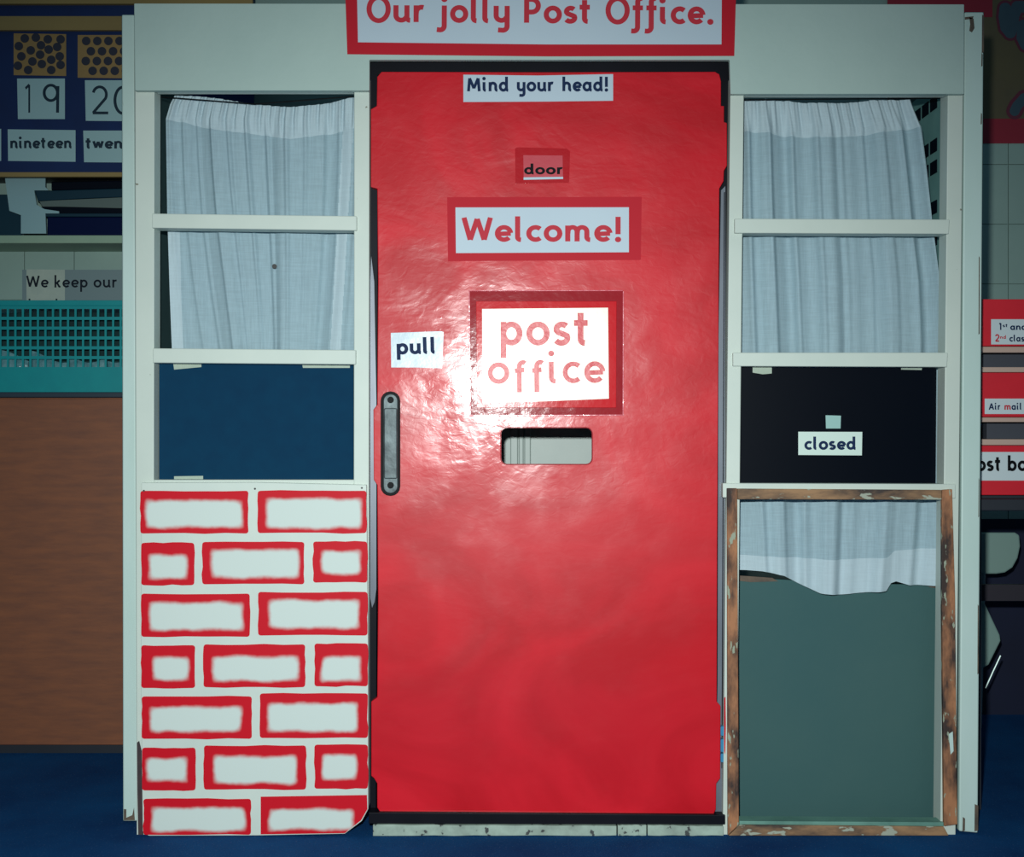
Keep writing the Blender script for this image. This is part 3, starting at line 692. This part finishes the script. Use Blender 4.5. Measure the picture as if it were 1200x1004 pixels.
# sheet on the wall
wy = WY-.0062
s = sign('notice_sheet', [(26, 316), (170, 316), (170, 378), (26, 378)], wy, M['sheet'], 'grey laminated We keep our baskets sheet on the wall above the basket', 'sign')
slab('pale_glare_patch', [(31, 315.5), (76, 316), (76, 353), (31, 352)], wy-.0012, .0005, M['sheet2'], s)  # lighter paper, with the glare of its tape put into the colour
write('We keep our', 31, 137.5, 336.8, 9.2, wy-.0016, M['ink_grey'], s, w=.23, space=.55)
write('baskets', 33, 101, 363.5, 8.6, wy-.0016, M['ink_grey'], s, w=.20)
# shelf
SY = .80
zsh = at(0, 275.5, SY).z; zsl = at(0, 285, SY).z
sh = tag(G().box(-1.95, -.62, SY, wy+.0002, zsl, zsh).mk('wall_shelf', M['shelf'], bevel=.002), 'pale green painted wooden shelf on the wall under the number board', 'shelf')
# number board hangs above the shelf, a cubby is left between them
NY = .80
zt = lambda r: at(0, r, NY).z
nb = thing('number_board', (-1.2, NY+.01, zt(208)), 'navy number display board with tan wooden trim above the shelf', 'board')
G().box(-2.0, -.62, NY+.002, NY+.014, zt(206), zt(-60)).mk('backing', M['navyboard'], nb)
G().box(-2.0, -.62, NY-.010, NY+.004, zt(208), zt(202.6)).mk('trim', M['tan'], nb, bevel=.001)
G().box(-2.0, -.62, NY-.008, NY+.004, zt(36.5), zt(20)).mk('trim', M['tan'], nb, bevel=.001)
G().box(-2.0, -.62, NY-.010, NY+.004, zt(6), zt(0)).mk('trim', M['tan'], nb, bevel=.001)
G().box(-2.0, -.62, NY+.014, WY-.0065, zt(206)+.01, zt(190)).mk('batten', M['darktable'], nb)
ny = NY+.0018
M['numcard'] = mat('number_card', (170, 204, 204), .6, (160, 196, 198), 5)
M['ink_num'] = mat('number_ink', (16, 44, 60), .5)
def dots(card, pts, r=5.1):
    for x, y in pts:
        c = at(x, y, ny-.0009); rr = r*S*(D+ny)/D
        G().prism([(c.x+rr*math.cos(k*PI/7), c.z+rr*math.sin(k*PI/7)) for k in range(14)], ny-.0012, ny-.0005).mk('dot', M['dot'], card)
c19 = sign('dot_card', [(16, 39), (77.5, 40), (77.5, 89), (16, 88)], ny, M['dotcard'], 'tan card with nineteen scattered dark dots above the 19 card', 'card')
dots(c19, [(29, 45), (42, 44), (56, 46), (71, 46), (22, 54), (48, 53), (67, 55), (36, 59), (57, 58), (25, 66), (47, 64), (70, 66), (60, 70), (38, 72), (21, 77), (49, 75), (71, 76), (33, 82), (60, 82)])
c20 = sign('dot_card', [(91, 41), (168, 41), (168, 92), (91, 91)], ny, M['dotcard'], 'tan card with rows of dark dots above the 20 card', 'card')
dots(c20, [(x0+13*k, y) for x0, y in ((101, 48), (106.5, 60), (100.5, 71.5), (108.5, 83)) for k in range(5)])
s = sign('number_card', [(20, 92), (76, 92), (76, 139.5), (21, 139.5)], ny, M['numcard'], 'white card with the numeral 19', 'card')
write('1', 27, 39, 132, 21.5, ny-.0009, M['ink_num'], s, w=.15, name='numeral')
write('9', 49, 72, 132, 21.5, ny-.0009, M['ink_num'], s, w=.15, name='numeral')
s = sign('number_card', [(99.5, 94), (160, 94), (160, 142), (100.5, 141.5)], ny, M['numcard'], 'white card with the numeral 20, partly behind the post', 'card')
write('2', 106, 129, 134, 21.5, ny-.0009, M['ink_num'], s, w=.15, name='numeral')
write('0', 131.5, 157, 134, 21.5, ny-.0009, M['ink_num'], s, w=.15, name='numeral')
s = sign('word_card', [(9, 151.5), (88.5, 152.5), (88.5, 189.5), (9.5, 188.5)], ny, M['numcard'], 'white card with the word nineteen', 'card')
write('nineteen', 12, 84, 173.6, 8.7, ny-.0009, M['ink_num'], s, w=.31)
s = sign('word_card', [(97.5, 153), (172, 153), (172, 190.5), (98.5, 190)], ny, M['numcard'], 'white card with the word twenty, partly behind the post', 'card')
write('twenty', 100.5, 163, 174, 8.7, ny-.0009, M['ink_num'], s, w=.31)
s = sign('word_card', [(-74, 151), (1.3, 151), (1.3, 188.5), (-74, 188.5)], ny, M['numcard'], 'white word card cut off at the left edge of the picture', 'card')
# things on the shelf
fs = SY+.03
z0 = zsh
def zz(r, Y): return at(0, r, Y).z
g = G(); Pp = px2([(5, 202), (53, 202), (53, 219), (57, 223), (40, 223), (43, 240), (52, 245), (69, 247.5), (69, 250), (53, 250), (54, 273.6), (24.5, 273.6), (24.5, 252), (11, 247)], fs)
Pp = [(x, max(z, z0) if z < z0+.01 else z) for x, z in Pp]
tag(g.prism(Pp, fs, fs+.004).mk('paper_sign', M['paper']), 'bent white paper standing on the shelf at the left, below the number board', 'paper')
def tray(name, x0, x1, r0, r1, Y, m, label, cat, dep=.08):
    a, b = at(x0, 0, Y).x, at(x1, 0, Y).x
    return tag(G().box(a, b, Y, Y+dep, zz(r1, Y), zz(r0, Y)).mk(name, m, bevel=.003), label, cat)
ty = fs+.008
o = G().box(at(55, 0, ty).x, at(175, 0, ty).x, ty, ty+.08, z0, zz(254, ty)).mk('storage_box', M['navyplastic'], bevel=.003)
tag(o, 'navy plastic box lowest in the pile on the shelf', 'box')
G().box(at(54, 0, ty).x, at(176, 0, ty).x, ty-.003, ty+.082, zz(254, ty), zz(250.3, ty)).mk('box_lid', M['tray'], o, bevel=.001)
o2 = slab('paper_pile', [(46, 236), (60, 235), (150, 231), (176, 230), (176, 245.5), (150, 244), (70, 242), (50, 242)], ty, .06, M['paper2']); tag(o2, 'grey sheets of paper squeezed between the dark trays on the shelf', 'paper')
o3 = slab('folder', [(48, 242.2), (100, 243), (176, 245.7), (176, 250), (58, 250)], ty, .07, M['blackplastic']); tag(o3, 'black folder lying under the grey sheets on the shelf', 'folder')
o4 = slab('paper_tray', [(40, 222.5), (60, 223), (176, 219.5), (176, 229.8), (100, 232.5), (44, 235.6)], ty, .08, M['tray'], bevel=.002); tag(o4, 'dark teal paper tray on top of the grey sheets', 'tray')
o5 = slab('binder', [(60, 213), (176, 211), (176, 219.3), (60, 222.8)], ty, .06, M['blackplastic'], bevel=.002); tag(o5, 'black binder topmost in the pile, just under the number board', 'binder')
tag(G().box(at(-40, 0, ty).x, at(22, 0, ty).x, ty+.03, ty+.07, z0, zz(225, ty)).mk('box_file', M['tray'], bevel=.002), 'dark teal box file at the far left end of the shelf', 'file')

# ------------------------------------------------------------------ right background
# poster with wavy grey shapes
po = sign('poster', rect(1040, -60, 1300, 168), wy, M['poster'], 'ochre poster with wavy grey shapes and red border on the back wall', 'poster', t=.001)
slab('poster_border', rect(1040, 139, 1300, 168), wy-.0014, .0004, M['posterred'], po)
slab('poster_border', rect(1040, -60, 1163, 20), wy-.0014, .0004, M['posterred'], po)
def blob(path, r1, r2):
    for r, m, dd in ((r1, M['posterline'], .0016), (r2, M['posterblue'], .002)):
        g = G(); pts = []
        for (a, b), (c_, d_) in zip(path, path[1:]):
            for t in range(4): pts.append((a+(c_-a)*t/4, b+(d_-b)*t/4))
        pts.append(path[-1])
        for q, (x, y) in enumerate(pts):
            g.add([at(x+r*math.cos(k*PI/7), y+r*math.sin(k*PI/7), wy-dd-q*1e-5) for k in range(14)], [tuple(range(14))])
        g.mk('poster_shape', m, po)
blob([(1178, 10), (1177, 20), (1179, 32), (1184, 38), (1186, 32), (1188, 18), (1192, 8), (1205, 8)], 10, 7)
blob([(1199, 30), (1198, 44), (1202, 52), (1212, 54)], 10, 7)
blob([(1189, 130), (1192, 124), (1200, 115), (1212, 112)], 10, 6)

# letter rack
RY = .15
rx0 = .848; rx1 = 1.16
zr = lambda r: at(0, r, RY).z
rk = thing('letter_rack', ((rx0+rx1)/2, RY+.09, zr(584)), 'red post rack with three open letter slots beside the right wing', 'rack')
def rb(name, r0, r1, y0, y1, m, par=rk, a=rx0, b=rx1, bev=.001): return G().box(a, b, RY+y0, RY+y1, zr(r1), zr(r0)).mk(name, m, par, bevel=bev)
rb('front_panel', 350.5, 405.5, 0, .008, M['rackred'])
rb('shelf_lip', 406, 413, .002, .17, M['racklight'])
rb('shelf_lip', 430, 436, .002, .17, M['racklight'])
rb('front_panel', 436.5, 488.5, 0, .008, M['rackred'])
rb('shelf_lip', 489, 494.5, .002, .17, M['racklight'])
rb('shelf_lip', 514.5, 521.5, .002, .17, M['racklight'])
rb('front_panel', 522, 580, 0, .008, M['rackred'])
rb('rack_back', 350.5, 584, .172, .18, M['rackdark'])
rb('rack_base', 580.5, 584, .002, .17, M['darktable'])
G().box(rx1, rx1+.008, RY, RY+.18, zr(584), zr(350.5)).mk('rack_side', M['rackred'], rk)
G().box(rx0-.006, rx0, RY+.01, RY+.18, zr(584), zr(350.5)).mk('rack_side', M['rackred'], rk)
zl = zr(430)
tag(G().box(rx0+.012, .985, RY+.03, RY+.15, zl+.0003, zr(414)).mk('card_box', M['rackdark'], bevel=.001), 'grey box in the upper slot of the red rack', 'box')
zl = zr(514.5)
tag(G().prism([(rx0+.004, zl+.0003), (rx0+.034, zl+.0003), (rx0+.042, zr(496.5)), (rx0+.004, zr(496.5))], RY+.02, RY+.13).mk('envelope_bundle', M['envelope']), 'blue envelopes at the left of the lower rack slot', 'envelope')
tag(G().box(rx0+.055, 1.02, RY+.03, RY+.15, zl+.0003, zr(496)).mk('card_box', M['rackdark'], bevel=.001), 'grey box beside the blue envelopes in the lower rack slot', 'box')
ry = RY-.0001
M['racklabel'] = mat('rack_label', (196, 210, 214), .6)
s = sign('label_card', rect(1161.5, 374, 1226, 403.5), ry, M['racklabel'], 'white rack label 1st and 2nd class on the top red panel', 'label')
write('1', 1170, 1174.5, 386.5, 5.2, ry-.0009, M['ink_navy'], s, w=.3); write('st', 1175, 1181, 383.2, 2.6, ry-.0009, M['ink_navy'], s, w=.3); write('and', 1184, 1203, 386.5, 5.0, ry-.0009, M['ink_navy'], s, w=.31)
write('2', 1166, 1171.5, 400, 5.2, ry-.0009, M['ink_red'], s, w=.3); write('nd', 1172, 1179, 396.8, 2.6, ry-.0009, M['ink_red'], s, w=.3); write('class', 1183, 1205, 400, 5.0, ry-.0009, M['ink_navy'], s, w=.31)
s = sign('label_card', rect(1154, 467, 1222, 485), ry, M['racklabel'], 'white rack label Air mail on the middle red panel', 'label')
write('Air', 1159, 1172.5, 480, 5.2, ry-.0009, M['ink_navy'], s, w=.3); write('m', 1177, 1185, 480, 5.2, ry-.0009, M['ink_red'], s, w=.3); write('ail', 1185.5, 1197.5, 480, 5.2, ry-.0009, M['ink_navy'], s, w=.3)
s = sign('sign', rect(1147.5, 529.5, 1232, 563), ry, M['racklabel'], 'white post box sign with black letters on the lowest red panel')
write('p', 1132+4, 1142.6, 551.5, 11.5, ry-.0009, M['ink_black'], s, w=.31)
write('ost box', 1144.5, 1214, 551.5, 11.5, ry-.0009, M['ink_black'], s, w=.31, space=.55)
# table under the rack
tz = zr(584)
tbx = thing('dark_table', (1.15, .34, 0), 'dark low table under the red post rack', 'table')
G().box(.848, 1.6, RY-.02, .66, tz-.022, tz).mk('table_top', M['darktable'], tbx, bevel=.002)
for x in (.852, 1.56):
    for y in (RY+.0, .62): G().box(x, x+.03, y, y+.03, 0, tz-.022).mk('leg', M['darktable'], tbx, bevel=.002)
G().box(.876, 1.56, .62, .635, zz(704, .62), zz(685, .62)).mk('stretcher', mat('wine_rail', (44, 40, 50), .6), tbx)
# chair beyond the table
KY = .74
kk = thing('plastic_chair', (at(1185, 0, KY).x, KY+.1, 0), 'grey green plastic chair standing behind the dark table', 'chair')
def kslab(name, pts, Y, t, m, **k): return slab(name, pts, Y, t, m, kk, **k)
kslab('backrest', [(1140, 624), (1190, 624), (1195, 627), (1196, 640), (1193, 654), (1187, 665), (1178, 671), (1168, 672.5), (1140, 672.5)], KY, .012, M['chair'], bevel=.004)
kslab('seat', [(1140, 690), (1155, 708), (1172, 744), (1173, 751), (1159, 779), (1140, 790)], KY-.02, .02, M['chair'], bevel=.004)
G().tube([at(1172.5, 768, KY-.06), at(1164, 786, KY-.06), at(1155, 806, KY-.06)], .0022).mk('brace', M['steel'], kk)
for dx in (1146, 1152):
    G().tube([at(dx, 640, KY+.03), Vector((at(dx, 0, KY+.03).x, KY+.06, 0.0))], .008).mk('leg', M['steel'], kk)
